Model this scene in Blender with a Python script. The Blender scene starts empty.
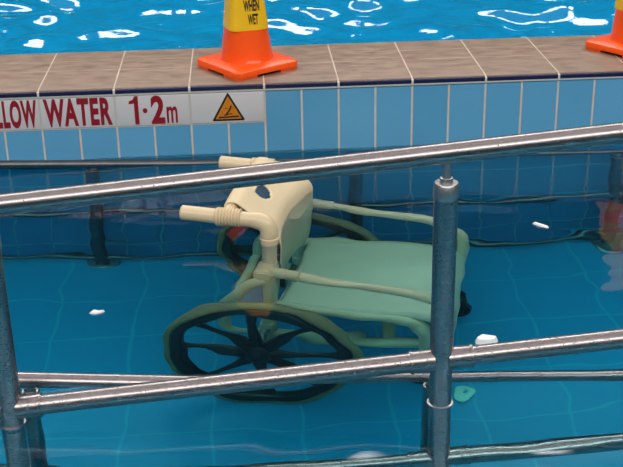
import bpy, bmesh, math, random
import numpy as np
from mathutils import Vector, Matrix, noise

random.seed(4)
sc = bpy.context.scene
COL = sc.collection
sc.view_settings.view_transform = 'Standard'
sc.view_settings.look = 'None'
PI = math.pi
T = .25            # one coping tile along the wall
WZ = -.24          # water level of the ramp pool (coping top is z = 0)
DW = .485          # depth of the dividing wall
FZ = -1.10         # floor of the ramp lane


def lin(r, g, b):
    f = lambda c: (c / 255 / 12.92) if c / 255 <= .04045 else ((c / 255 + .055) / 1.055) ** 2.4
    return (f(r), f(g), f(b), 1)


# ------------------------------------------------------------------ materials
class NT:
    def __init__(s, name):
        s.m = bpy.data.materials.new(name)
        s.m.use_nodes = True
        s.t = s.m.node_tree
        s.t.nodes.clear()
        s.out = s.t.nodes.new('ShaderNodeOutputMaterial')

    def n(s, typ, **kw):
        nd = s.t.nodes.new('ShaderNode' + typ)
        for k, v in kw.items():
            setattr(nd, k, v)
        return nd

    def set(s, nd, **kw):
        for k, v in kw.items():
            sock = nd.inputs[int(k[1:])] if k[0] == '_' and k[1:].isdigit() else nd.inputs[k.replace('_', ' ')]
            if isinstance(v, bpy.types.NodeSocket):
                s.t.links.new(v, sock)
            else:
                sock.default_value = v
        return nd

    def math(s, op, a, b=0.0, c=0.0, clamp=False):
        nd = s.n('Math', operation=op, use_clamp=clamp)
        s.set(nd, _0=a, _1=b, _2=c)
        return nd.outputs[0]

    def mix(s, f, a, b, blend='MIX'):
        nd = s.n('Mix', data_type='RGBA', blend_type=blend)
        s.set(nd, _0=f, _6=a, _7=b)
        return nd.outputs[2]

    def noise(s, vec, scale, detail=3, rough=.5):
        nd = s.n('TexNoise')
        s.set(nd, Scale=scale, Detail=detail, Roughness=rough)
        if vec is not None:
            s.set(nd, Vector=vec)
        return nd.outputs[0]

    def ramp(s, f, stops):
        nd = s.n('ValToRGB')
        e = nd.color_ramp.elements
        while len(e) < len(stops):
            e.new(.5)
        for i, (p, c) in enumerate(stops):
            e[i].position = p
            e[i].color = c if len(c) == 4 else (*c, 1)
        s.set(nd, Fac=f)
        return nd.outputs[0]

    def bump(s, h, strength=.2, dist=.01):
        nd = s.n('Bump')
        s.set(nd, Height=h, Strength=strength, Distance=dist)
        return nd.outputs[0]

    def pos(s):
        g = s.n('NewGeometry')
        x = s.n('SeparateXYZ')
        s.set(x, Vector=g.outputs['Position'])
        return g.outputs['Position'], x.outputs[0], x.outputs[1], x.outputs[2]

    def obj(s):
        return s.n('TexCoord').outputs['Object']

    def princ(s, **kw):
        nd = s.n('BsdfPrincipled')
        s.set(nd, **kw)
        s.t.links.new(nd.outputs[0], s.out.inputs[0])
        return nd

    def line(s, coord, period, offset, width):
        """1 on a grout line of the given width, 0 on the tile"""
        a = s.math('DIVIDE', s.math('SUBTRACT', coord, offset), period)
        f = s.math('FRACT', a)
        d = s.math('MULTIPLY', s.math('MINIMUM', f, s.math('SUBTRACT', 1.0, f)), period)
        mr = s.n('MapRange')
        s.set(mr, Value=d, _1=width * .5 - .0006, _2=width * .5 + .0006, _3=1.0, _4=0.0)
        return mr.outputs[0]

    def cell(s, coord, period, offset):
        return s.math('FLOOR', s.math('DIVIDE', s.math('SUBTRACT', coord, offset), period))


def simple(name, col, rough=.4, metallic=0.0, var=.12, scale=12, bump=0.0, bscale=80, **kw):
    k = NT(name)
    o = k.obj()
    n = k.noise(o, scale, 4)
    dark = tuple(c * (1 - var) for c in col[:3]) + (1,)
    light = tuple(min(1, c * (1 + var)) for c in col[:3]) + (1,)
    c = k.mix(n, dark, light)
    args = dict(Base_Color=c, Roughness=rough, Metallic=metallic)
    if bump:
        args['Normal'] = k.bump(k.noise(o, bscale, 3), bump, .004)
    args.update(kw)
    k.princ(**args)
    return k.m


def tile_wall():
    k = NT('blue_wall_tile')
    p, x, y, z = k.pos()
    lx = k.line(x, .125, 0, .0068)
    # upright tiles: first joint .012 under the coping, then every .25
    lz = k.line(z, .25, -.012, .010)
    # the row under the lettered tiles starts lower
    g = k.math('MAXIMUM', lx, lz)
    cx, cz = k.cell(x, .125, 0), k.cell(z, .25, -.012)
    wn = k.n('TexWhiteNoise', noise_dimensions='2D')
    cv = k.n('CombineXYZ')
    k.set(cv, _0=cx, _1=cz)
    k.set(wn, Vector=cv.outputs[0])
    base = k.mix(k.math('MULTIPLY', wn.outputs[0], .6), lin(80, 146, 184), lin(100, 162, 200))
    cloud = k.noise(p, 5, 4, .6)
    base = k.mix(k.math('MULTIPLY', cloud, .35), base, lin(104, 166, 200))
    grout = k.mix(k.noise(p, 30, 2), lin(214, 200, 188), lin(180, 166, 152))
    # below the water line: the water's dimming and haze painted into tiles and joints
    water_dim = k.n('MapRange')
    k.set(water_dim, Value=z, _1=-.250, _2=-.262, _3=0.0, _4=1.0)
    base = k.mix(water_dim.outputs[0], base, k.mix(cloud, lin(6, 112, 154), lin(10, 124, 166)))
    grout = k.mix(water_dim.outputs[0], grout, lin(40, 142, 168))
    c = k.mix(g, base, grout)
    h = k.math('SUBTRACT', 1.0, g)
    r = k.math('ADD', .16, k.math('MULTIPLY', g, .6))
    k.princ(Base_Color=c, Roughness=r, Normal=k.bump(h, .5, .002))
    return k.m


def tile_floor(name, c0, c1, grout, px=.25, py=.25, ox=.06, oy=-.05):
    k = NT(name)
    p, x, y, z = k.pos()
    g = k.math('MAXIMUM', k.line(x, px, ox, .009), k.line(y, py, oy, .009))
    cv = k.n('CombineXYZ')
    k.set(cv, _0=k.cell(x, px, ox), _1=k.cell(y, py, oy))
    wn = k.n('TexWhiteNoise', noise_dimensions='2D')
    k.set(wn, Vector=cv.outputs[0])
    b = k.mix(wn.outputs[0], c0, c1)
    b = k.mix(k.math('MULTIPLY', k.noise(p, 2.2, 3), .5), b, c0)
    k.princ(Base_Color=k.mix(g, b, grout), Roughness=.35)
    return k.m


def coping_mat():
    k = NT('tan_coping_tile')
    p, x, y, z = k.pos()
    jx = k.line(x, .25, 0, .0048)
    jy = k.math('MAXIMUM', k.line(y, 5, .235, .0035), k.line(y, 5, .36, .0022))
    wn = k.n('TexWhiteNoise', noise_dimensions='1D')
    k.set(wn, W=k.cell(x, .25, 0))
    mp = k.n('Mapping')
    k.set(mp, Vector=p, Scale=(4, 9, 4))
    st = k.noise(mp.outputs[0], 3, 5, .65)
    st = k.ramp(st, [(.3, (0, 0, 0)), (.72, (1, 1, 1))])
    b = k.mix(st, lin(116, 94, 78), lin(158, 131, 110))
    b = k.mix(k.math('MULTIPLY', wn.outputs[0], .25), b, lin(120, 98, 82))
    fine = k.noise(p, 140, 2)
    b = k.mix(k.math('MULTIPLY', fine, .25), b, lin(98, 80, 68))
    c = k.mix(k.math('MULTIPLY', jy, .55), b, lin(196, 178, 160))
    c = k.mix(k.math('MULTIPLY', jx, k.math('MULTIPLY_ADD', k.noise(p, 9, 3), 1.1, .2, clamp=True)), c, lin(208, 192, 174))
    h = k.math('ADD', k.math('MULTIPLY', k.math('SUBTRACT', 1.0, jx), 1.0), k.math('MULTIPLY', fine, .3))
    r = k.math('ADD', .30, k.math('MULTIPLY', st, .22))
    k.princ(Base_Color=c, Roughness=r, Normal=k.bump(h, .35, .003))
    return k.m


def navy_mat():
    k = NT('navy_edge_glaze')
    p, x, y, z = k.pos()
    jx = k.line(x, .25, 0, .007)
    low = k.math('LESS_THAN', z, -.0185)
    c = k.mix(jx, lin(26, 30, 66), lin(206, 196, 184))
    c = k.mix(low, c, lin(190, 186, 176))
    k.princ(Base_Color=c, Roughness=.25)
    return k.m


def steel(name, drops):
    k = NT(name)
    o = k.obj()
    p, x, y, z = k.pos()
    mp = k.n('Mapping')
    k.set(mp, Vector=p, Scale=(6, 90, 90))
    st = k.noise(mp.outputs[0], 4, 4, .6)
    rough = k.math('ADD', .20, k.math('MULTIPLY', st, .18))
    v = k.n('TexVoronoi')
    k.set(v, Vector=p, Scale=230.0, Randomness=1.0)
    wn = k.n('TexWhiteNoise', noise_dimensions='3D')
    k.set(wn, Vector=v.outputs['Color'])
    keep = k.math('GREATER_THAN', wn.outputs[0], 1 - drops)
    d = k.math('SUBTRACT', .32, v.outputs['Distance'])
    d = k.math('MULTIPLY', k.math('MAXIMUM', d, 0.0), keep)
    col = k.mix(st, (.26, .235, .235, 1), (.38, .345, .345, 1))
    k.princ(Base_Color=col, Metallic=1.0, Roughness=rough, Normal=k.bump(d, .8, .005))
    return k.m


def water_mat(name, absorb, density, ripple=0.0, rscale=(5, 12, 5)):
    k = NT(name)
    g = k.n('BsdfPrincipled')
    args = dict(Base_Color=(1, 1, 1, 1), Roughness=0.0, IOR=1.333, Transmission_Weight=1.0)
    if ripple:
        p, x, y, z = k.pos()
        mp = k.n('Mapping')
        k.set(mp, Vector=p, Scale=rscale)
        args['Normal'] = k.bump(k.noise(mp.outputs[0], 1.0, 3, .5), ripple, .02)
    k.set(g, **args)
    k.t.links.new(g.outputs[0], k.out.inputs[0])
    v = k.n('VolumeAbsorption')
    k.set(v, Color=absorb, Density=density)
    k.t.links.new(v.outputs[0], k.out.inputs[1])
    return k.m


M = {}
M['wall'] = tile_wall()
M['floor'] = tile_floor('blue_floor_tile', lin(4, 146, 184), lin(8, 150, 188), lin(28, 164, 190))  # joints kept close to the tile colour, painting in the water's haze
M['floor_far'] = tile_floor('light_blue_floor_tile', lin(14, 190, 226), lin(20, 196, 232), lin(50, 206, 232))
M['coping'] = coping_mat()
M['navy'] = navy_mat()
M['steel'] = steel('brushed_steel', .10)
M['steel_wet'] = steel('wet_brushed_steel', .7)
M['steel_dull'] = simple('dull_worn_steel', (.42, .40, .40), .42, 1.0, .2, 60, .2, 120)
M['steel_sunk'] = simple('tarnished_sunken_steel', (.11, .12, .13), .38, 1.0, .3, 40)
M['pvc'] = simple('cream_plastic_pipe', lin(206, 186, 150), .34, 0, .05, 9, .03, 200)
M['pvc_dark'] = simple('cream_plastic_sleeve', lin(198, 176, 138), .40, 0, .06, 9, .05, 120)
M['sling'] = simple('cream_mesh_sling', lin(206, 188, 152), .62, 0, .05, 14, .12, 260)
M['seat'] = simple('pale_mesh_seat', lin(214, 195, 166), .62, 0, .06, 14, .12, 260)
M['tyre'] = simple('olive_ribbed_tyre', lin(128, 116, 84), .6, 0, .18, 30, .35, 160)
M['black'] = simple('black_plastic', (.008, .009, .011, 1), .4, 0, .3, 20)
M['white_tile'] = simple('white_glazed_tile', lin(194, 190, 190), .22, 0, .03, 10)
M['red'] = simple('dark_red_lettering', lin(136, 16, 30), .35, 0, .12, 40)
M['amber'] = simple('amber_sign_face', lin(196, 118, 22), .35, 0, .08, 60)
M['ink'] = simple('black_print', (.006, .005, .007, 1), .4, 0, .2, 20)
M['orange'] = simple('orange_cone_plastic', lin(250, 84, 10), .34, 0, .10, 18, .08, 60)
M['yellow'] = simple('yellow_cone_sleeve', lin(236, 184, 18), .42, 0, .08, 22, .05, 60)
M['white'] = simple('white_scrap', lin(225, 228, 228), .5, 0, .06, 30)
M['pale_green'] = simple('pale_green_rubber', lin(222, 232, 205), .5, 0, .08, 30)
M['rust'] = simple('rusted_fitting', lin(110, 70, 48), .7, .3, .3, 90)
M['water'] = water_mat('ramp_pool_water', (0, .90, .968, 1), .92, .0)
M['water_far'] = water_mat('main_pool_water', (0, .84, .955, 1), .7, .06, (9, 16, 9))

# ------------------------------------------------------------------ mesh helpers


def link(name, bm, mat, parent=None, smooth=True, angle=.6):
    me = bpy.data.meshes.new(name)
    bmesh.ops.recalc_face_normals(bm, faces=bm.faces[:])
    bm.to_mesh(me)
    bm.free()
    if mat is not None:
        me.materials.append(mat)
    if smooth:
        me.polygons.foreach_set('use_smooth', [True] * len(me.polygons))
        try:
            me.set_sharp_from_angle(angle=angle)
        except Exception:
            pass
    o = bpy.data.objects.new(name, me)
    COL.objects.link(o)
    if parent is not None:
        o.parent = parent
    return o


def thing(name, label, cat, loc=(0, 0, 0), rz=0, group=None):
    o = bpy.data.objects.new(name, None)
    COL.objects.link(o)
    o.empty_display_size = .1
    o.location = loc
    o.rotation_euler = (0, 0, rz)
    return tag(o, label, cat, group)


def tag(o, label=None, cat=None, group=None, kind=None):
    if label:
        o['label'] = label
    if cat:
        o['category'] = cat
    if group:
        o['group'] = group
    if kind:
        o['kind'] = kind
    return o


def fillet(pts, r, n=7):
    P = [Vector(p) for p in pts]
    out = [P[0]]
    for i in range(1, len(P) - 1):
        a, b, c = P[i - 1], P[i], P[i + 1]
        u, v = (a - b), (c - b)
        rr = r[i] if isinstance(r, (list, tuple)) else r
        ang = u.angle(v)
        if abs(ang - PI) < .02:
            out.append(b)
            continue
        d = min(rr / math.tan(ang / 2), u.length * .49, v.length * .49)
        p0, p1 = b + u.normalized() * d, b + v.normalized() * d
        for k in range(n + 1):
            t = k / n
            out.append(p0 * (1 - t) ** 2 + b * 2 * t * (1 - t) + p1 * t ** 2)
    out.append(P[-1])
    return out


def add_tube(bm, path, rad, seg=20, cap=True, bevel=0.0):
    P = [Vector(p) for p in path]
    R = list(rad) if isinstance(rad, (list, tuple)) else [rad] * len(P)
    if bevel:
        d0 = (P[1] - P[0]).normalized()
        d1 = (P[-1] - P[-2]).normalized()
        P = [P[0], P[0] + d0 * bevel] + P[1:-1] + [P[-1] - d1 * bevel, P[-1]]
        R = [R[0] - bevel, R[0]] + R[1:-1] + [R[-1], R[-1] - bevel]
    n = len(P)
    tan = []
    for i in range(n):
        a, b = P[max(i - 1, 0)], P[min(i + 1, n - 1)]
        tan.append((b - a).normalized())
    up = Vector((0, 0, 1))
    if abs(tan[0].dot(up)) > .9:
        up = Vector((0, 1, 0))
    s = tan[0].cross(up).normalized()
    rings = []
    for i in range(n):
        s = (s - tan[i] * s.dot(tan[i])).normalized()
        u = tan[i].cross(s)
        rings.append([bm.verts.new(P[i] + (s * math.cos(2 * PI * k / seg) + u * math.sin(2 * PI * k / seg)) * R[i]) for k in range(seg)])
    for i in range(n - 1):
        for k in range(seg):
            bm.faces.new((rings[i][k], rings[i][(k + 1) % seg], rings[i + 1][(k + 1) % seg], rings[i + 1][k]))
    if cap:
        bm.faces.new(rings[0][::-1])
        bm.faces.new(rings[-1])
    return bm


def tube(path, rad, **kw):
    return add_tube(bmesh.new(), path, rad, **kw)


def add_lathe(bm, prof, mat=Matrix(), seg=48):
    """profile of (radius, height) spun about local z"""
    rings = []
    for r, h in prof:
        if r < 1e-6:
            rings.append([bm.verts.new(mat @ Vector((0, 0, h)))])
        else:
            rings.append([bm.verts.new(mat @ Vector((r * math.cos(2 * PI * k / seg), r * math.sin(2 * PI * k / seg), h))) for k in range(seg)])
    for a, b in zip(rings, rings[1:]):
        for k in range(seg):
            j = (k + 1) % seg
            q = [a[k] if len(a) > 1 else a[0], a[j] if len(a) > 1 else a[0], b[j] if len(b) > 1 else b[0], b[k] if len(b) > 1 else b[0]]
            q2 = []
            for v in q:
                if v not in q2:
                    q2.append(v)
            if len(q2) > 2:
                bm.faces.new(q2)
    return bm


def add_box(bm, x0, x1, y0, y1, z0, z1, bevel=0.0):
    g = bmesh.ops.create_cube(bm, size=1)
    for v in g['verts']:
        v.co = Vector((x0 + (v.co.x + .5) * (x1 - x0), y0 + (v.co.y + .5) * (y1 - y0), z0 + (v.co.z + .5) * (z1 - z0)))
    if bevel:
        es = list({e for v in g['verts'] for e in v.link_edges})
        bmesh.ops.bevel(bm, geom=es, offset=bevel, segments=3, affect='EDGES', profile=.5)
    return bm


def add_prism(bm, poly, fn, d0, d1):
    """2-D polygon to a slab; fn(u, v, d) gives the point"""
    a = [bm.verts.new(fn(u, v, d0)) for u, v in poly]
    b = [bm.verts.new(fn(u, v, d1)) for u, v in poly]
    bm.faces.new(a[::-1])
    bm.faces.new(b)
    for i in range(len(poly)):
        j = (i + 1) % len(poly)
        bm.faces.new((a[i], a[j], b[j], b[i]))
    return bm


# ------------------------------------------------------------------ setting: walls, floors, coping
XL, XR = -5.0, 7.0
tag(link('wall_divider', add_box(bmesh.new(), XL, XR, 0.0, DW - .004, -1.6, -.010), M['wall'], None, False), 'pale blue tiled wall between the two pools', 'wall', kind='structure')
bm = add_box(bmesh.new(), XL, XR, .004, DW, -.03, 0.0)
es = [e for e in bm.edges if all(abs(v.co.z) < 1e-5 and v.co.y < .01 for v in e.verts)]
bmesh.ops.bevel(bm, geom=es, offset=.010, segments=4, affect='EDGES', profile=.5)
tag(link('trim_1', bm, M['coping']), 'tan tiled coping along the top of the dividing wall', 'coping', kind='structure')
bm = add_box(bmesh.new(), XL, XR, -.004, .0085, -.026, -.0035, .003)
tag(link('trim_2', bm, M['navy']), 'thin navy edging strip under the coping', 'edging', kind='structure')

bm = add_box(bmesh.new(), XL, XR, -1.60, .01, FZ - .1, FZ)
tag(link('floor_ramp', bm, M['floor'], None, False), 'blue tiled floor under the wheelchair', 'floor', kind='structure')
# the upper ramp lane on the near side of the handrail climbs to the right
bm = bmesh.new()
add_prism(bm, [(XL, -1.75), (XR, -1.75), (XR, -.62 + .075 * (XR - 1.08)), (XL, -.62 + .075 * (XL - 1.08))], lambda u, v, d: Vector((u, d, v)), -3.4, -1.605)
tag(link('floor_upper_ramp', bm, M['floor'], None, False), 'blue tiled upper lane of the ramp', 'floor', kind='structure')
bm = add_box(bmesh.new(), XL, XR, DW - .02, 7.0, -1.62, -1.35)
tag(link('floor_main_pool', bm, M['floor_far'], None, False), 'light blue floor of the pool beyond the wall', 'floor', kind='structure')
bm = add_box(bmesh.new(), XL, XR, 7.0, 7.3, -1.62, .25)
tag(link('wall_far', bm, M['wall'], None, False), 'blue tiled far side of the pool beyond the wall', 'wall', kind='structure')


# ------------------------------------------------------------------ water
def water_sheet(name, x0, x1, y0, y1, z, dens, fn, mat, zoom):
    """open wavy sheet; finer inside the zoom rectangle"""
    def axis(a, b, lo, hi, fine, coarse):
        out, v = [], a
        while v < b - 1e-6:
            out.append(v)
            v += fine if lo - .01 <= v <= hi else coarse
        out.append(b)
        return out
    xs = axis(x0, x1, zoom[0], zoom[1], dens, dens * 4)
    ys = axis(y0, y1, zoom[2], zoom[3], dens, dens * 4)
    nx, ny = len(xs), len(ys)
    co = []
    for yy in ys:
        for xx in xs:
            co.append((xx, yy, z + fn(xx, yy)))
    fs = []
    for j in range(ny - 1):
        for i in range(nx - 1):
            a = j * nx + i
            fs.append((a, a + 1, a + nx + 1, a + nx))
    me = bpy.data.meshes.new(name)
    me.from_pydata(co, [], fs)
    me.materials.append(mat)
    me.polygons.foreach_set('use_smooth', [True] * len(me.polygons))
    o = bpy.data.objects.new(name, me)
    COL.objects.link(o)
    return o


S1, S2 = 21.4, 14.5


def near_wave(x, y):
    a = noise.noise(Vector((x * 1.9 + .35 * y, y * 4.2, S1)))
    b = noise.noise(Vector((x * 4.4 - .5 * y, y * 9.0, S2)))
    c = noise.noise(Vector((x * 10, y * 17, 3.7)))
    return .0055 * a + .0037 * b + .0013 * c


def far_wave(x, y):
    wx = x + .10 * noise.noise(Vector((x * 2, y * 2, 9)))
    a = noise.noise(Vector((wx * 2.2 - y * 1.2, y * 3.8, 4.4)))
    b = noise.noise(Vector((wx * 5.0 + y * 1.5, y * 7.5, 2.2)))
    c = noise.noise(Vector((x * 11, y * 15, 5.7)))
    return .042 * a + .027 * b + .004 * c


w = water_sheet('ramp_pool_water', XL, XR, -5.2, -.0005, WZ, .016, near_wave, M['water'], (-.6, 2.6, -2.4, .02))
tag(w, 'clear deep blue water around the wheelchair and handrails', 'water', kind='stuff')
w = water_sheet('main_pool_water', XL, XR, DW + .0005, 6.9995, -.040, .02, far_wave, M['water_far'], (-.8, 3.2, .4, 2.4))
tag(w, 'rippling bright blue water with white reflections beyond the wall', 'water', kind='stuff')


# ------------------------------------------------------------------ lettering (built-in font, turned to mesh)
def text_bm(bm, s, x0, x1, z0, z1, fn, weight=.035, space=1.02):
    cu = bpy.data.curves.new('lettering', 'FONT')
    cu.body = s
    cu.size = 1
    cu.offset = weight
    cu.resolution_u = 6
    cu.space_character = space
    o = bpy.data.objects.new('lettering', cu)
    COL.objects.link(o)
    bpy.context.view_layer.update()
    me = bpy.data.meshes.new_from_object(o.evaluated_get(bpy.context.evaluated_depsgraph_get()))
    vs = [v.co.copy() for v in me.vertices]
    ax, bx = min(v.x for v in vs), max(v.x for v in vs)
    ay, by = min(v.y for v in vs), max(v.y for v in vs)
    nv = [bm.verts.new(fn(x0 + (v.x - ax) / (bx - ax) * (x1 - x0), z0 + (v.y - ay) / (by - ay) * (z1 - z0))) for v in vs]
    for f in me.polygons:
        try:
            bm.faces.new([nv[i] for i in f.vertices])
        except ValueError:
            pass
    bpy.data.objects.remove(o)
    bpy.data.curves.remove(cu)
    bpy.data.meshes.remove(me)
    return bm


ZS0, ZS1 = -.1315, -.0285


def sign_tile(k, label):
    """a white 250 x 125 lettered tile, k tiles along the wall"""
    t = thing('sign_tile', label, 'sign', (k * T, 0, ZS0))
    g = add_box(bmesh.new(), .0, T, -.0012, .004, -.005, ZS1 - ZS0 + .003)
    link('grout_bed', g, M['grout'], t, False)
    b = add_box(bmesh.new(), .003, T - .003, -.0035, .004, 0, ZS1 - ZS0, .001)
    link('tile_face', b, M['white_tile'], t)
    return t


M['grout'] = simple('pale_grout', lin(188, 182, 172), .8, 0, .15, 40)
onface = lambda u, v: Vector((u, -.0040, v))
wd = [('SHALLOW', -1, 'white tile lettered SHALLOW in red, left of the WATER tile'),
      ('WATER', 0, 'white tile lettered WATER in dark red capitals')]
for s, k, lab in wd:
    t = sign_tile(k, lab)
    link('lettering', text_bm(bmesh.new(), s, .008 if s == 'SHALLOW' else .013, .238 if s == 'WATER' else .240,   .006, .1035, onface, .042, 1.12), M['red'], t, False)
t = sign_tile(1, 'white depth tile reading 1.2m in dark red')
b = bmesh.new()
b.faces.new([b.verts.new(onface(u, v)) for u, v in ((.063, .004), (.077, .004), (.077, .1035), (.066, .1035), (.060, .092), (.046, .086), (.046, .076), (.063, .078))])
text_bm(b, '2', .118, .164, .004, .1035, onface, .04)
text_bm(b, 'm', .170, .206, .006, .064, onface, .02)
b2 = [bm_v for bm_v in [b.verts.new(onface(.0985 + .008 * math.cos(i * PI / 10), .052 + .009 * math.sin(i * PI / 10))) for i in range(20)]]
b.faces.new(b2)
link('lettering', b, M['red'], t, False)
t = sign_tile(2, 'white tile with an amber warning triangle, right of the depth tile')


def rtri(cx, z0, w, h, r, y):
    pts = [Vector((cx - w / 2, y, z0)), Vector((cx + w / 2, y, z0)), Vector((cx, y, z0 + h))]
    out = []
    for i in range(3):
        a, b_, c = pts[i - 1], pts[i], pts[(i + 1) % 3]
        p0 = b_ + (a - b_).normalized() * r
        p1 = b_ + (c - b_).normalized() * r
        for q in range(5):
            s = q / 4
            out.append(p0 * (1 - s) ** 2 + b_ * 2 * s * (1 - s) + p1 * s ** 2)
    return out


def flat(pts):
    b_ = bmesh.new()
    b_.faces.new([b_.verts.new(p) for p in pts])
    return b_


sy = link('warning_border', flat(rtri(.127, .006, .112, .100, .006, -.0040)), M['ink'], t, False)
link('warning_face', flat(rtri(.127, .0125, .089, .080, .003, -.0044)), M['amber'], sy, False)
b = bmesh.new()


def stroke(b_, pts, w, y=-.0048):
    for (a, c) in zip(pts, pts[1:]):
        a, c = Vector(a), Vector(c)
        d = (c - a).normalized()
        n_ = Vector((-d.y, d.x)) * w / 2
        e = d * w * .3
        b_.faces.new([b_.verts.new(Vector((q.x, y, q.y))) for q in (a - e + n_, a - e - n_, c + e - n_, c + e + n_)])
        y -= .00004


stroke(b, [(.095, .0185), (.160, .021)], .0055)
stroke(b, [(.113, .0265), (.122, .0275)], .0045)
stroke(b, [(.120, .029), (.129, .041), (.137, .058)], .0048)
stroke(b, [(.137, .058), (.133, .046)], .004)
stroke(b, [(.122, .0295), (.139, .0305)], .0032)
stroke(b, [(.111, .049), (.119, .0505), (.127, .049)], .0016)
stroke(b, [(.139, .050), (.146, .0505)], .0016)
link('diver_pictogram', b, M['ink'], sy, False)


# ------------------------------------------------------------------ safety cones
def superring(r, n_, p, rot=0):
    out = []
    for k in range(n_):
        a = 2 * PI * k / n_
        c, s = math.cos(a), math.sin(a)
        q = r / (abs(c) ** p + abs(s) ** p) ** (1 / p)
        v = Vector((q * c, q * s, 0))
        v.rotate(Matrix.Rotation(rot, 3, 'Z'))
        out.append(v)
    return out


def loft(bm, rows, cap=True):
    rg = [[bm.verts.new(v) for v in row] for row in rows]
    n_ = len(rg[0])
    for a, b_ in zip(rg, rg[1:]):
        for k in range(n_):
            bm.faces.new((a[k], a[(k + 1) % n_], b_[(k + 1) % n_], b_[k]))
    if cap:
        bm.faces.new(rg[0][::-1])
        bm.faces.new(rg[-1])
    return bm


def up(ring, z):
    return [Vector((v.x, v.y, z)) for v in ring]


def cone_r(z):
    return .0905 - .118 * (z - .030)


def make_cone(label):
    t = thing('safety_cone', label, 'cone', (0, 0, 0), 0, 'cones on the coping')
    # square base with rounded corners, raised on four corner feet
    bm_ = bmesh.new()
    hs = .134
    def sq(h, r, z):
        out = []
        for q in range(4):
            cx, cy = [(1, 1), (-1, 1), (-1, -1), (1, -1)][q]
            for k in range(7):
                a = q * PI / 2 + k / 6 * PI / 2
                out.append(Vector((cx * (h - r) + r * math.cos(a), cy * (h - r) + r * math.sin(a), z)))
        return out
    loft(bm_, [sq(hs, .030, .011), sq(hs, .030, .024), sq(hs - .003, .029, .029), sq(hs - .010, .026, .032), sq(.094, .05, .036)])
    for cx, cy in ((1, 1), (-1, 1), (-1, -1), (1, -1)):
        rows = []
        for z, sh in ((0, .003), (.012, 0)):
            c = []
            for k in range(7):
                a = math.atan2(cy, cx) - PI / 4 + k / 6 * PI / 2
                c.append(Vector((cx * (hs - .030) + (.030 - sh) * math.cos(a), cy * (hs - .030) + (.030 - sh) * math.sin(a), z)))
            e0, e1 = c[0], c[-1]
            inn = [Vector((cx * (hs - .085), e1.y if abs(e1.y) > abs(e1.x) else e1.y, z)), Vector((cx * (hs - .085), cy * (hs - .085), z)), Vector((e0.x, cy * (hs - .085), z))]
            if not abs(e1.y) > abs(e1.x):
                inn = [Vector((e1.x, cy * (hs - .085), z)), Vector((cx * (hs - .085), cy * (hs - .085), z)), Vector((cx * (hs - .085), e0.y, z))]
            rows.append(c + inn)
        loft(bm_, rows)
    b0 = link('base', bm_, M['orange'], t)
    # body: tapering, slightly squared higher up
    rot = math.radians(-20)
    rows = []
    for z, ex, p in ((.030, .010, 2.0), (.036, .003, 2.0), (.05, 0, 2.05), (.10, -.001, 2.3), (.15, -.006, 3.0), (.30, -.006, 3.2), (.42, -.003, 2.4), (.452, -.002, 2.0), (.460, -.006, 2.0), (.463, -.014, 2.0)):
        rows.append(up(superring(cone_r(z) + ex, 56, p, rot), z))
    link('cone_body', loft(bmesh.new(), rows), M['orange'], t)
    rows = []
    for z, ex, p in ((.146, -.0008, 4.4), (.1465, .0008, 4.6), (.30, .0006, 5.2), (.395, .0006, 5.0), (.396, .0002, 5.0)):
        rows.append(up(superring(cone_r(z) * .915 + ex, 96, p, rot), z))
    sl = link('yellow_sleeve', loft(bmesh.new(), rows, False), M['yellow'], t)
    # WHEN / WET on the broad face toward the viewer
    fd = rot - PI / 2
    nrm = Vector((math.cos(fd), math.sin(fd), 0))
    side = Vector((-nrm.y, nrm.x, 0))
    def face(u, v):
        r = cone_r(v) * .915 + .0006
        c = r
        return nrm * (c + .0012) + side * u + Vector((0, 0, v))
    bm_ = bmesh.new()
    text_bm(bm_, 'WHEN', -.021, .034, .211, .249, face, .032)
    text_bm(bm_, 'WET', -.008, .028, .166, .202, face, .032)
    link('lettering', bm_, M['ink'], sl, False)
    return t


def copy_tree(o, parent=None):
    c = o.copy()
    COL.objects.link(c)
    if parent is not None:
        c.parent = parent
    for ch in list(o.children):
        copy_tree(ch, c)
    return c


cone = make_cone('orange cone with yellow sleeve reading WHEN WET, above the warning triangle tile')
cone.location = (.697, .205, 0)
cone.rotation_euler = (0, 0, math.radians(34))
c2 = copy_tree(cone)
c2.location = (2.096, .268, 0)
c2['label'] = 'orange and yellow cone cut off at the right end of the coping'


# ------------------------------------------------------------------ handrails
def clip_line(x, y, z, s, x0):
    return Vector((x, y, z + s * (x - x0)))


def rail(name, y, z, s, x0, xa, xb, r, mat, parent):
    return link(name, tube([clip_line(xa, y, z, s, x0), clip_line((xa + xb) / 2, y, z, s, x0), clip_line(xb, y, z, s, x0)], r, seg=28), mat, parent)


def flr(y, x):
    return -.62 + .075 * (x - 1.08) if y < -1.6 else FZ


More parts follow.
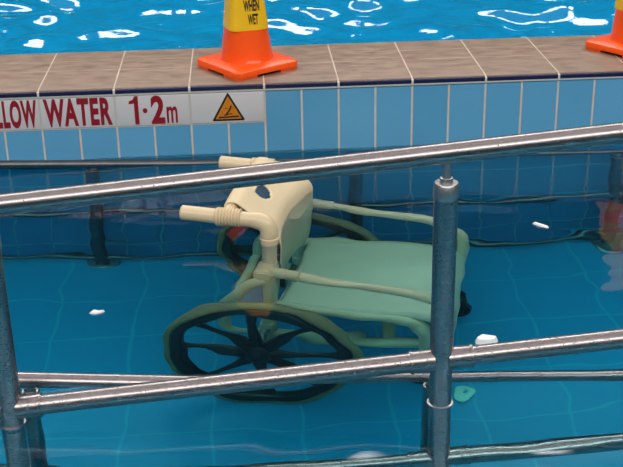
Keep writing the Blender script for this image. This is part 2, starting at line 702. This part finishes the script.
def handrail(label, y, posts, rails, x0, pr, rr, xa, xb, mats, collar_on, gap):
    t = thing('handrail', label, 'handrail', (0, y, 0))
    for nm, z, s in rails:
        rail(nm, 0, z, s, x0, xa, xb, rr, mats[1] if nm != 'top_rail' else mats[0], t)
    ztop, stop = rails[0][1], rails[0][2]
    for x in posts:
        zt = ztop + stop * (x - x0)
        zf = flr(y, x)
        cap = zt - rr - gap
        b_ = bmesh.new()
        add_tube(b_, [(x, 0, zf), (x, 0, (zf + cap) / 2), (x, 0, cap)], pr, seg=28, bevel=.0025)
        p = link('post', b_, mats[0], t)
        b_ = bmesh.new()
        add_tube(b_, [(x, 0, cap - .004), (x, 0, zt - rr * .5)], .0095, seg=16)
        add_lathe(b_, [(.0135, 0), (.0135, .012), (.0095, .013)], Matrix.Translation((x, 0, cap - .0005)), 18)
        link('spigot', b_, M['steel_dull'], p)
        if gap > .03:
            b_ = bmesh.new()
            add_lathe(b_, [(pr + .0004, 0), (pr + .0014, .003), (pr + .0014, .030), (pr - .001, .0335), (pr - .006, .034), (.012, .0335)], Matrix.Translation((x, 0, cap - .032)), 28)
            link('post_cap', b_, M['steel_dull'], p)
        b_ = bmesh.new()
        add_lathe(b_, [(pr, .012), (pr + .030, .012), (pr + .036, .006), (pr + .036, 0)], Matrix.Translation((x, 0, zf)), 28)
        link('base_flange', b_, M['steel_dull'], p)
        for nm, z, s in rails[1:]:
            zz = z + s * (x - x0)
            for sg in (-1, 1):
                b_ = bmesh.new()
                pts = [(x + sg * q, 0, zz + s * sg * q) for q in (pr * .6, pr + .012, pr + .040, pr + .044)]
                add_tube(b_, pts, [rr + .0035, rr + .003, rr + .003, rr + .0015], seg=28)
                add_tube(b_, [(x + sg * (pr + .0365), 0, zz + s * sg * (pr + .0365)), (x + sg * (pr + .0425), 0, zz + s * sg * (pr + .0425))], rr + .0046, seg=28)
                if collar_on:
                    cl = link('rail_collar', b_, mats[1], p)
                else:
                    b_.free()
    return t


XP = [.163 - .916, .163, 1.079, 1.995]
hr = handrail('nearest stainless handrail standing out of the water in front of the wheelchair', -1.667, XP,
              [('top_rail', .3345, .082), ('middle_rail', -.1305, .076), ('bottom_rail', -.497, .060)],
              1.083, .0245, .0212, -1.6, 3.0, (M['steel'], M['steel_wet']), True, .042)
# steel rings added at the waterline of the near posts, standing in for the meniscus
for x in (.163, 1.079):
    b = bmesh.new()
    add_lathe(b, [(.0245, 0), (.0285, .001), (.0285, .004), (.0245, .005)], Matrix.Translation((x, 0, WZ + .000)), 28)
    for p in hr.children:
        if p.name.startswith('post') and abs(sum((Vector(c) for c in p.bound_box), Vector()).x / 8 - x) < .01:
            link('meniscus_ring', b, M['steel_dull'], p)
            break
hd = handrail('submerged steel handrail just behind the nearest handrail, top rail under the surface', -1.50, [.175 - .916, .172, 1.086, 2.0],
              [('top_rail', -.232, -.080), ('middle_rail', -.70, -.088)],
              .172, .021, .0195, -1.6, 3.0, (M['steel'], M['steel']), False, .028)
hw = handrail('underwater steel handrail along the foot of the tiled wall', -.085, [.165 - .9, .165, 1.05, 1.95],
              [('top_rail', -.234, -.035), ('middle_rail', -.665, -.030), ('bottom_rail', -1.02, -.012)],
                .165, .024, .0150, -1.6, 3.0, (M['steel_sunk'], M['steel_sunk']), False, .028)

# ------------------------------------------------------------------ the pool wheelchair
WC = thing('pool_wheelchair', 'cream plastic pool wheelchair half sunk in the water, facing right', 'wheelchair', (.787, -.576, FZ), math.radians(-15))
PR = .0215
PY = .2075
HZ = .932       # height of the push handles
CB = -.105      # the cross bar behind the back rest


def P3(*a):
    return Vector(a)


for sg in (-1, 1):
    y = sg * PY
    pth = fillet([P3(-.252, y, HZ + .006), P3(.004, y, HZ - .006), P3(.004, y, .85), P3(.0, y, .20)], [0, .085, .2], 10)
    post = link('back_post', tube(pth, PR, seg=24, bevel=.004), M['pvc'], WC)
    el = pth[1:12]
    link('elbow', tube([el[0] + (el[0] - el[1]).normalized() * .012] + el + [el[-1] + (el[-1] - el[-2]).normalized() * .006], [PR + .001, PR + .003] + [PR + .0042] * 9 + [PR + .004, PR + .0035], seg=28), M['pvc'], post)
    # ribbed sleeve on the handle
    prof = [(PR - .001, 0), (PR + .003, .001), (PR + .0045, .003)]
    for k in range(7):
        h = .006 + k * .009
        prof += [(PR + .0055, h), (PR + .0055, h + .005), (PR + .0032, h + .0065), (PR + .0032, h + .0075)]
    prof += [(PR + .0055, .071), (PR + .0035, .074), (PR - .001, .075)]
    m = Matrix.Translation((-.150, y, HZ)) @ Matrix.Rotation(PI / 2, 4, 'Y') @ Matrix.Rotation(0, 4, 'Z')
    link('ribbed_sleeve', add_lathe(bmesh.new(), prof, m, 28), M['pvc_dark'], post)
    # the elbow's lower socket and the socket on the handle side
    b = bmesh.new()
    add_lathe(b, [(PR, 0), (PR + .0028, .001), (PR + .0035, .003), (PR + .0050, .024), (PR, .028)], Matrix.Translation((.004, y, .853)), 28)
    link('elbow_socket', b, M['pvc'], post)
    # bracket from the sleeve up and inward to the cross bar
    b = tube(fillet([P3(-.114, y, HZ + .004), P3(-.112, y - sg * .03, HZ + .014), P3(-.110, y - sg * .085, HZ + .018)], [0, .03, 0], 6), [.021] * 9, seg=20)
    link('bracket', b, M['pvc_dark'], post)
    # armrest with a tee fitting and a round end cap
    ya = sg * .252
    pts = [P3(.012, ya,   .708), P3(.30, ya, .645), P3(.45, ya - sg * .005, .612), P3(.520, ya - sg * .02, .545), P3(.505, ya - sg * .035, .33)]
    arm = link('armrest', tube(fillet(pts, [0, .5, .16, .09, 0], 8), .0185, seg=22, bevel=.003), M['pvc'], WC)
    b = bmesh.new()
    add_lathe(b, [(0, .002), (.0265, .002), (.030, .005), (.031, .012), (.031, .078), (.028, .082)], Matrix.Translation((0, sg * (.252 + .034),   .708)) @ Matrix.Rotation(sg * PI / 2, 4, 'X'), 28)
    add_tube(b, [P3(.0, ya, .710), P3(.055, ya, .699), P3(.057, ya, .6985), P3(.098, ya, .690), P3(.100, ya, .6895)], [.027, .026, .0245, .0245, .0195], seg=24)
    tee = link('tee_fitting', b, M['pvc_dark'], arm)
    b = bmesh.new()
    add_lathe(b, [(0, -.001), (.024, -.001), (.0265, .003), (.0265, .006)], Matrix.Translation((0, sg * (.252 + .036),   .708)) @ Matrix.Rotation(sg * PI / 2, 4, 'X'), 28)
    link('end_cap', b, M['pvc'], arm)
    # rear loop: from the post down and back, round to the lower side rail running forward
    pts = [P3(0, y, .60), P3(-.055, y, .57), P3(-.135, y, .42), P3(-.138, y, .255), P3(.10, y, .250), P3(.335, y, .285), P3(.47, y, .300)]
    link('side_frame', tube(fillet(pts, [0, .1, .12, .07, .5, .3, 0], 8), .0205, seg=20), M['pvc'], WC)
    ys = sg * .234
    # seat rail and front leg
    pts = [P3(0, y, .43), P3(.12, ys, .428), P3(.33, ys, .428), P3(.445, ys, .415), P3(.450, ys, .30), P3(.43, y, .11)]
    link('front_leg', tube(fillet(pts, [0, .1, .1, .06, .15, 0], 9), .0205, seg=20), M['pvc'], WC)
    # caster
    cw = .450 if sg < 0 else .507
    b = bmesh.new()
    add_tube(b, [P3(cw - .004, y, .135), P3(cw - .004, y, .105)], .024, seg=20, bevel=.003)
    for q in (-1, 1):
        add_box(b, cw - .030, cw + .012, y + q * .022 - .004, y + q * .022 + .004, .035, .112, .002)
    fk = link('caster_fork', b, M['black'], WC)
    b = add_lathe(bmesh.new(), [(0, -.014), (.030, -.015), (.048, -.017), (.056, -.010), (.056, .010), (.048, .017), (.030, .015), (0, .014)], Matrix.Translation((cw - .02, y, .0565)) @ Matrix.Rotation(PI / 2, 4, 'X'), 32)
    link('caster_wheel', b, M['black'], fk)

# cross bar behind the sling, cross members below
link('cross_bar', tube([P3(-.108, -.13, HZ + .018), P3(-.108, 0, HZ + .018), P3(-.108, .13, HZ + .018)], .0185, seg=20), M['pvc'], WC)
for x, z in ((-.138, .33), (.335, .285), (.47, .36)):
    link('cross_member', tube([P3(x, -PY, z), P3(x, 0, z), P3(x, PY, z)], .0195, seg=18), M['pvc'], WC)
link('axle', tube([P3(0, -.345, .29), P3(0, 0, .29), P3(-.018, .285, .29)], .013, seg=16), M['steel_dull'], WC)
for sg in (-1, 1):
    link('axle_mount', tube([P3(0, sg * PY, .21), P3(0, sg * PY, .30), P3(0, sg * PY, .34)], .026, seg=18, bevel=.003), M['pvc_dark'], WC)

# back rest sling: wraps the cross bar, leans forward down to the posts, hangs to just above the seat
NU, NV = 60, 72
prof = fillet([P3(-.130, 0, HZ + .012), P3(-.126, 0, HZ + .036), P3(-.094, 0, HZ + .036), P3(.036, 0, .880), P3(.036, 0, .70), P3(.018, 0, .455)], [0, .02, .03, .07, .3, 0], 8)
ln = [0]
for a, b_ in zip(prof, prof[1:]):
    ln.append(ln[-1] + (b_ - a).length)


def back_pt(u, v):
    s = v * ln[-1]
    for i in range(len(ln) - 1):
        if s <= ln[i + 1] + 1e-9:
            f = (s - ln[i]) / max(1e-9, ln[i + 1] - ln[i])
            p = prof[i].lerp(prof[i + 1], f)
            break
    # half width grows from the cross bar to the posts
    zz = p.z
    k = min(1, max(0, (HZ + .05 - zz) / (HZ + .05 - .85)))
    hw_ = .184 + (.206 - .184) * (k ** .8)
    sag = (1 - (2 * u - 1) ** 2) * (.029 * min(1, max(0, (.99 - zz) / .12)))
    return Vector((p.x - sag + (.006 * u if zz < .93 else 0) * min(1, (.93 - zz) / .06) + .018 * u ** 4 * max(0, 1 - abs(zz - .905) / .055) , .006 * k * u + .002 + (2 * u - 1) * hw_, zz))


bm = bmesh.new()
vs = [[bm.verts.new(back_pt(i / NU, j / NV)) for i in range(NU + 1)] for j in range(NV + 1)]
hc = Vector((-.016, .938))     # hand hole: (y, z)
ha, hb = .042, .018
kill = []
for j in range(NV):
    for i in range(NU):
        f = bm.faces.new((vs[j][i], vs[j][i + 1], vs[j + 1][i + 1], vs[j + 1][i]))
        c = f.calc_center_median()
        if j > NV * .13 and c.x > -.100 and ((c.y - hc.x) / ha) ** 2 + ((c.z - hc.y) / hb) ** 2 < 1:
            kill.append(f)
bmesh.ops.delete(bm, geom=kill, context='FACES')
for e in [e for e in bm.edges if len(e.link_faces) == 1]:
    for v in e.verts:
        q = Vector(((v.co.y - hc.x) / ha, (v.co.z - hc.y) / hb))
        if q.length < 1.6 and v.co.x > -.105 and v.co.z > .88:
            q.normalize()
            v.co.y = hc.x + q.x * ha
            v.co.z = hc.y + q.y * hb
back = link('backrest', bm, M['sling'], WC)
md = back.modifiers.new('thick', 'SOLIDIFY')
md.thickness = .005
md.offset = 0

# seat sling: sagging slightly, rolled over the side rails and the front edge
NU, NV = 40, 48
sprof = fillet([P3(.030, 0, .448), P3(.30, 0, .458), P3(.485, 0, .462), P3(.525, 0, .40), P3(.520, 0, .335)], [0, .3, .06, .05, 0], 8)
ln2 = [0]
for a, b_ in zip(sprof, sprof[1:]):
    ln2.append(ln2[-1] + (b_ - a).length)


def seat_pt(u, v):
    s = v * ln2[-1]
    for i in range(len(ln2) - 1):
        if s <= ln2[i + 1] + 1e-9:
            p = sprof[i].lerp(sprof[i + 1], (s - ln2[i]) / max(1e-9, ln2[i + 1] - ln2[i]))
            break
    w_ = 2 * u - 1
    y = w_ * .232
    z = p.z - .018 * (1 - w_ * w_)
    if abs(w_) > .9:
        z -= .028 * ((abs(w_) - .9) / .1) ** 1.6
    return Vector((p.x, y, z))


bm = bmesh.new()
vs = [[bm.verts.new(seat_pt(i / NU, j / NV)) for i in range(NU + 1)] for j in range(NV + 1)]
for j in range(NV):
    for i in range(NU):
        bm.faces.new((vs[j][i], vs[j][i + 1], vs[j + 1][i + 1], vs[j + 1][i]))
seat = link('seat', bm, M['seat'], WC)
md = seat.modifiers.new('thick', 'SOLIDIFY')
md.thickness = .006
md.offset = 0


# wheels: black moulded rim with eight spokes, olive tyre, hub
def wheel(y, outer, x=0.0):
    R0 = .289
    rx = Matrix.Translation((x, y, .29)) @ Matrix.Rotation(PI / 2, 4, 'X')   # local z -> -y
    b_ = bmesh.new()
    prof_ = [(.264, -.018), (.260, -.022), (.234, -.019), (.228, -.012), (.228, .012), (.234, .019), (.260, .022), (.264, .018), (.264, -.018)]
    add_lathe(b_, prof_, rx, 72)
    w_ = link('wheel', b_, M['black'], WC)
    b_ = bmesh.new()
    prof_ = []
    for k in range(17):
        a = 2 * PI * k / 16
        prof_.append((.2735 + .0155 * math.cos(a), .0195 * math.sin(a)))
    add_lathe(b_, prof_, rx, 96)
    link('tyre', b_, M['tyre'], w_)
    b_ = bmesh.new()
    add_lathe(b_, [(0, -.030), (.016, -.030), (.020, -.026), (.034, -.020), (.040, -.012), (.040, .012), (.034, .020), (.020, .026), (.016, .030), (0, .030)], rx, 36)
    link('hub', b_, M['black'], w_)
    for k in range(8):
        a = k * PI / 4 + math.radians(5)
        b_ = bmesh.new()
        rows = []
        for r, wd_, th in ((.030, .022, .013), (.10, .016, .011), (.19, .0125, .009), (.225, .017, .011), (.245, .024, .012)):
            rows.append([rx @ (Matrix.Rotation(a, 4, 'Z') @ Vector((r, sx * wd_, sz * th))) for sx, sz in ((-1, -.5), (-.6, -1), (.6, -1), (1, -.5), (1, .5), (.6, 1), (-.6, 1), (-1, .5))])
        loft(b_, rows)
        link('spoke', b_, M['black'], w_)
    return w_


wheel(-.345, -1)
wheel(.285, 1, -.018)


# ------------------------------------------------------------------ small loose things
def scrap(label, x, y, pts, z=None, cat='litter', mat='white', rz=0, h=.004):
    zz = WZ + near_wave(x, y) + .001 if z is None else z
    b_ = bmesh.new()
    n_ = len(pts)
    cx = sum(p[0] for p in pts) / n_
    cy = sum(p[1] for p in pts) / n_
    low = [Vector((u, v, 0)) for u, v in pts]
    top = [Vector((cx + (u - cx) * .8, cy + (v - cy) * .8, h + .002 * math.sin(3 * k))) for k, (u, v) in enumerate(pts)]
    loft(b_, [low, top])
    o = link('floating_scrap', b_, M[mat])
    o.location = (x, y, zz)
    o.rotation_euler = (0, 0, rz)
    tag(o, label, cat)
    return o


scrap('small white scrap floating left of the wheelchair wheel', .29, -1.16, [(-.019, -.006), (-.004, -.011), (.012, -.006), (.020, .004), (.006, .005), (-.010, .008)])
scrap('slim white scrap floating to the right of the middle post', 1.522, -.736, [(-.020, .014), (-.013, .022), (.012, -.004), (.022, -.020), (.012, -.022), (-.008, -.006)])
scrap('white crumpled scrap floating behind the right end of the middle rail', 1.232, -1.40, [(-.026, -.012), (.000, -.018), (.024, -.012), (.030, .002), (.012, .012), (-.008, .016), (-.024, .006)], h=.012)
b = bmesh.new()
add_lathe(b, [(.0065, .0), (.029, 0), (.033, .002), (.033, .005), (.029, .007), (.012, .007), (.0085, .005), (.0065, .0)], Matrix(), 40)
o = link('rubber_disc', b, M['pale_green'])
o.location = (1.28, -.945, FZ)
tag(o, 'pale green round disc with a centre hole on the pool floor', 'disc')

# ------------------------------------------------------------------ light: hall sky
wld = bpy.data.worlds.new('hall')
sc.world = wld
wld.use_nodes = True
nt = wld.node_tree
nt.nodes.clear()


class WN(NT):
    def __init__(s, t):
        s.t = t


k = WN(nt)
out = nt.nodes.new('ShaderNodeOutputWorld')
bg = nt.nodes.new('ShaderNodeBackground')
nt.links.new(bg.outputs[0], out.inputs[0])
tc = k.n('TexCoord').outputs['Generated']
sx = k.n('SeparateXYZ')
k.set(sx, Vector=tc)
X, Y, Z = sx.outputs


def band(v, a, b_, s=.02):
    m1 = k.n('MapRange', interpolation_type='SMOOTHSTEP')
    k.set(m1, Value=v, _1=a - s, _2=a + s, _3=0.0, _4=1.0)
    m2 = k.n('MapRange', interpolation_type='SMOOTHSTEP')
    k.set(m2, Value=v, _1=b_ - s, _2=b_ + s, _3=1.0, _4=0.0)
    return k.math('MULTIPLY', m1.outputs[0], m2.outputs[0])


z01 = k.math('MULTIPLY_ADD', Z, .5, .5)
base = k.ramp(z01, [(0, (.03, .05, .06)), (.48, (.02, .05, .06)), (.52, (.018, .05, .06)), (.66, (.018, .05, .06)), (.80, (.035, .055, .06)), (.90, (.40, .36, .35)), (1.0, (.70, .63, .61))])
# wide windows high behind the viewer, lamps overhead, a strip of high windows beyond
sky = k.math('MULTIPLY', band(Y, -.12, .02, .05), k.math('GREATER_THAN', Z, .2))
back_w = k.math('MULTIPLY', band(Z, .53, .70, .04), band(Y, -1.0, -.30, .06))
az = k.math('ARCTAN2', X, Y)
mull = band(k.math('FRACT', k.math('MULTIPLY', az, 3.2)), .10, .90, .03)
front = k.math('MULTIPLY', k.math('MULTIPLY', band(Z, .635, .72, .012), band(Y, .25, 1.0, .05)), mull)
tot = k.math('ADD', k.math('MULTIPLY', sky, .30), k.math('MULTIPLY', back_w, 6.6))
tot = k.math('ADD', tot, k.math('MULTIPLY', front, 13.0))
lc = k.mix(1.0, (1, 1, 1, 1), (1.0, .975, .945, 1), 'MULTIPLY')
vm = k.n('VectorMath', operation='SCALE')
k.set(vm, _0=lc, Scale=tot)
ad = k.n('VectorMath', operation='ADD')
k.set(ad, _0=base, _1=vm.outputs[0])
k.set(bg, Color=ad.outputs[0], Strength=1.13)

# ------------------------------------------------------------------ camera
cam = bpy.data.cameras.new('camera')
co = bpy.data.objects.new('camera', cam)
COL.objects.link(co)
yaw, pit, rol = .0551171574, .411454028, -.0192215287
fw = Vector((math.sin(yaw) * math.cos(pit), math.cos(yaw) * math.cos(pit), -math.sin(pit)))
r0 = Vector((math.cos(yaw), -math.sin(yaw), 0))
u0 = r0.cross(fw)
r1 = r0 * math.cos(rol) + u0 * math.sin(rol)
u1 = r1.cross(fw)
m = Matrix((r1, u1, -fw)).transposed().to_4x4()
m.translation = Vector((.685661359, -3.87576757, 1.13837672))
co.matrix_world = m
cam.sensor_fit = 'HORIZONTAL'
cam.sensor_width = 36
cam.lens = 1196.98 / 623 * 36
cam.clip_start = .05
sc.camera = co
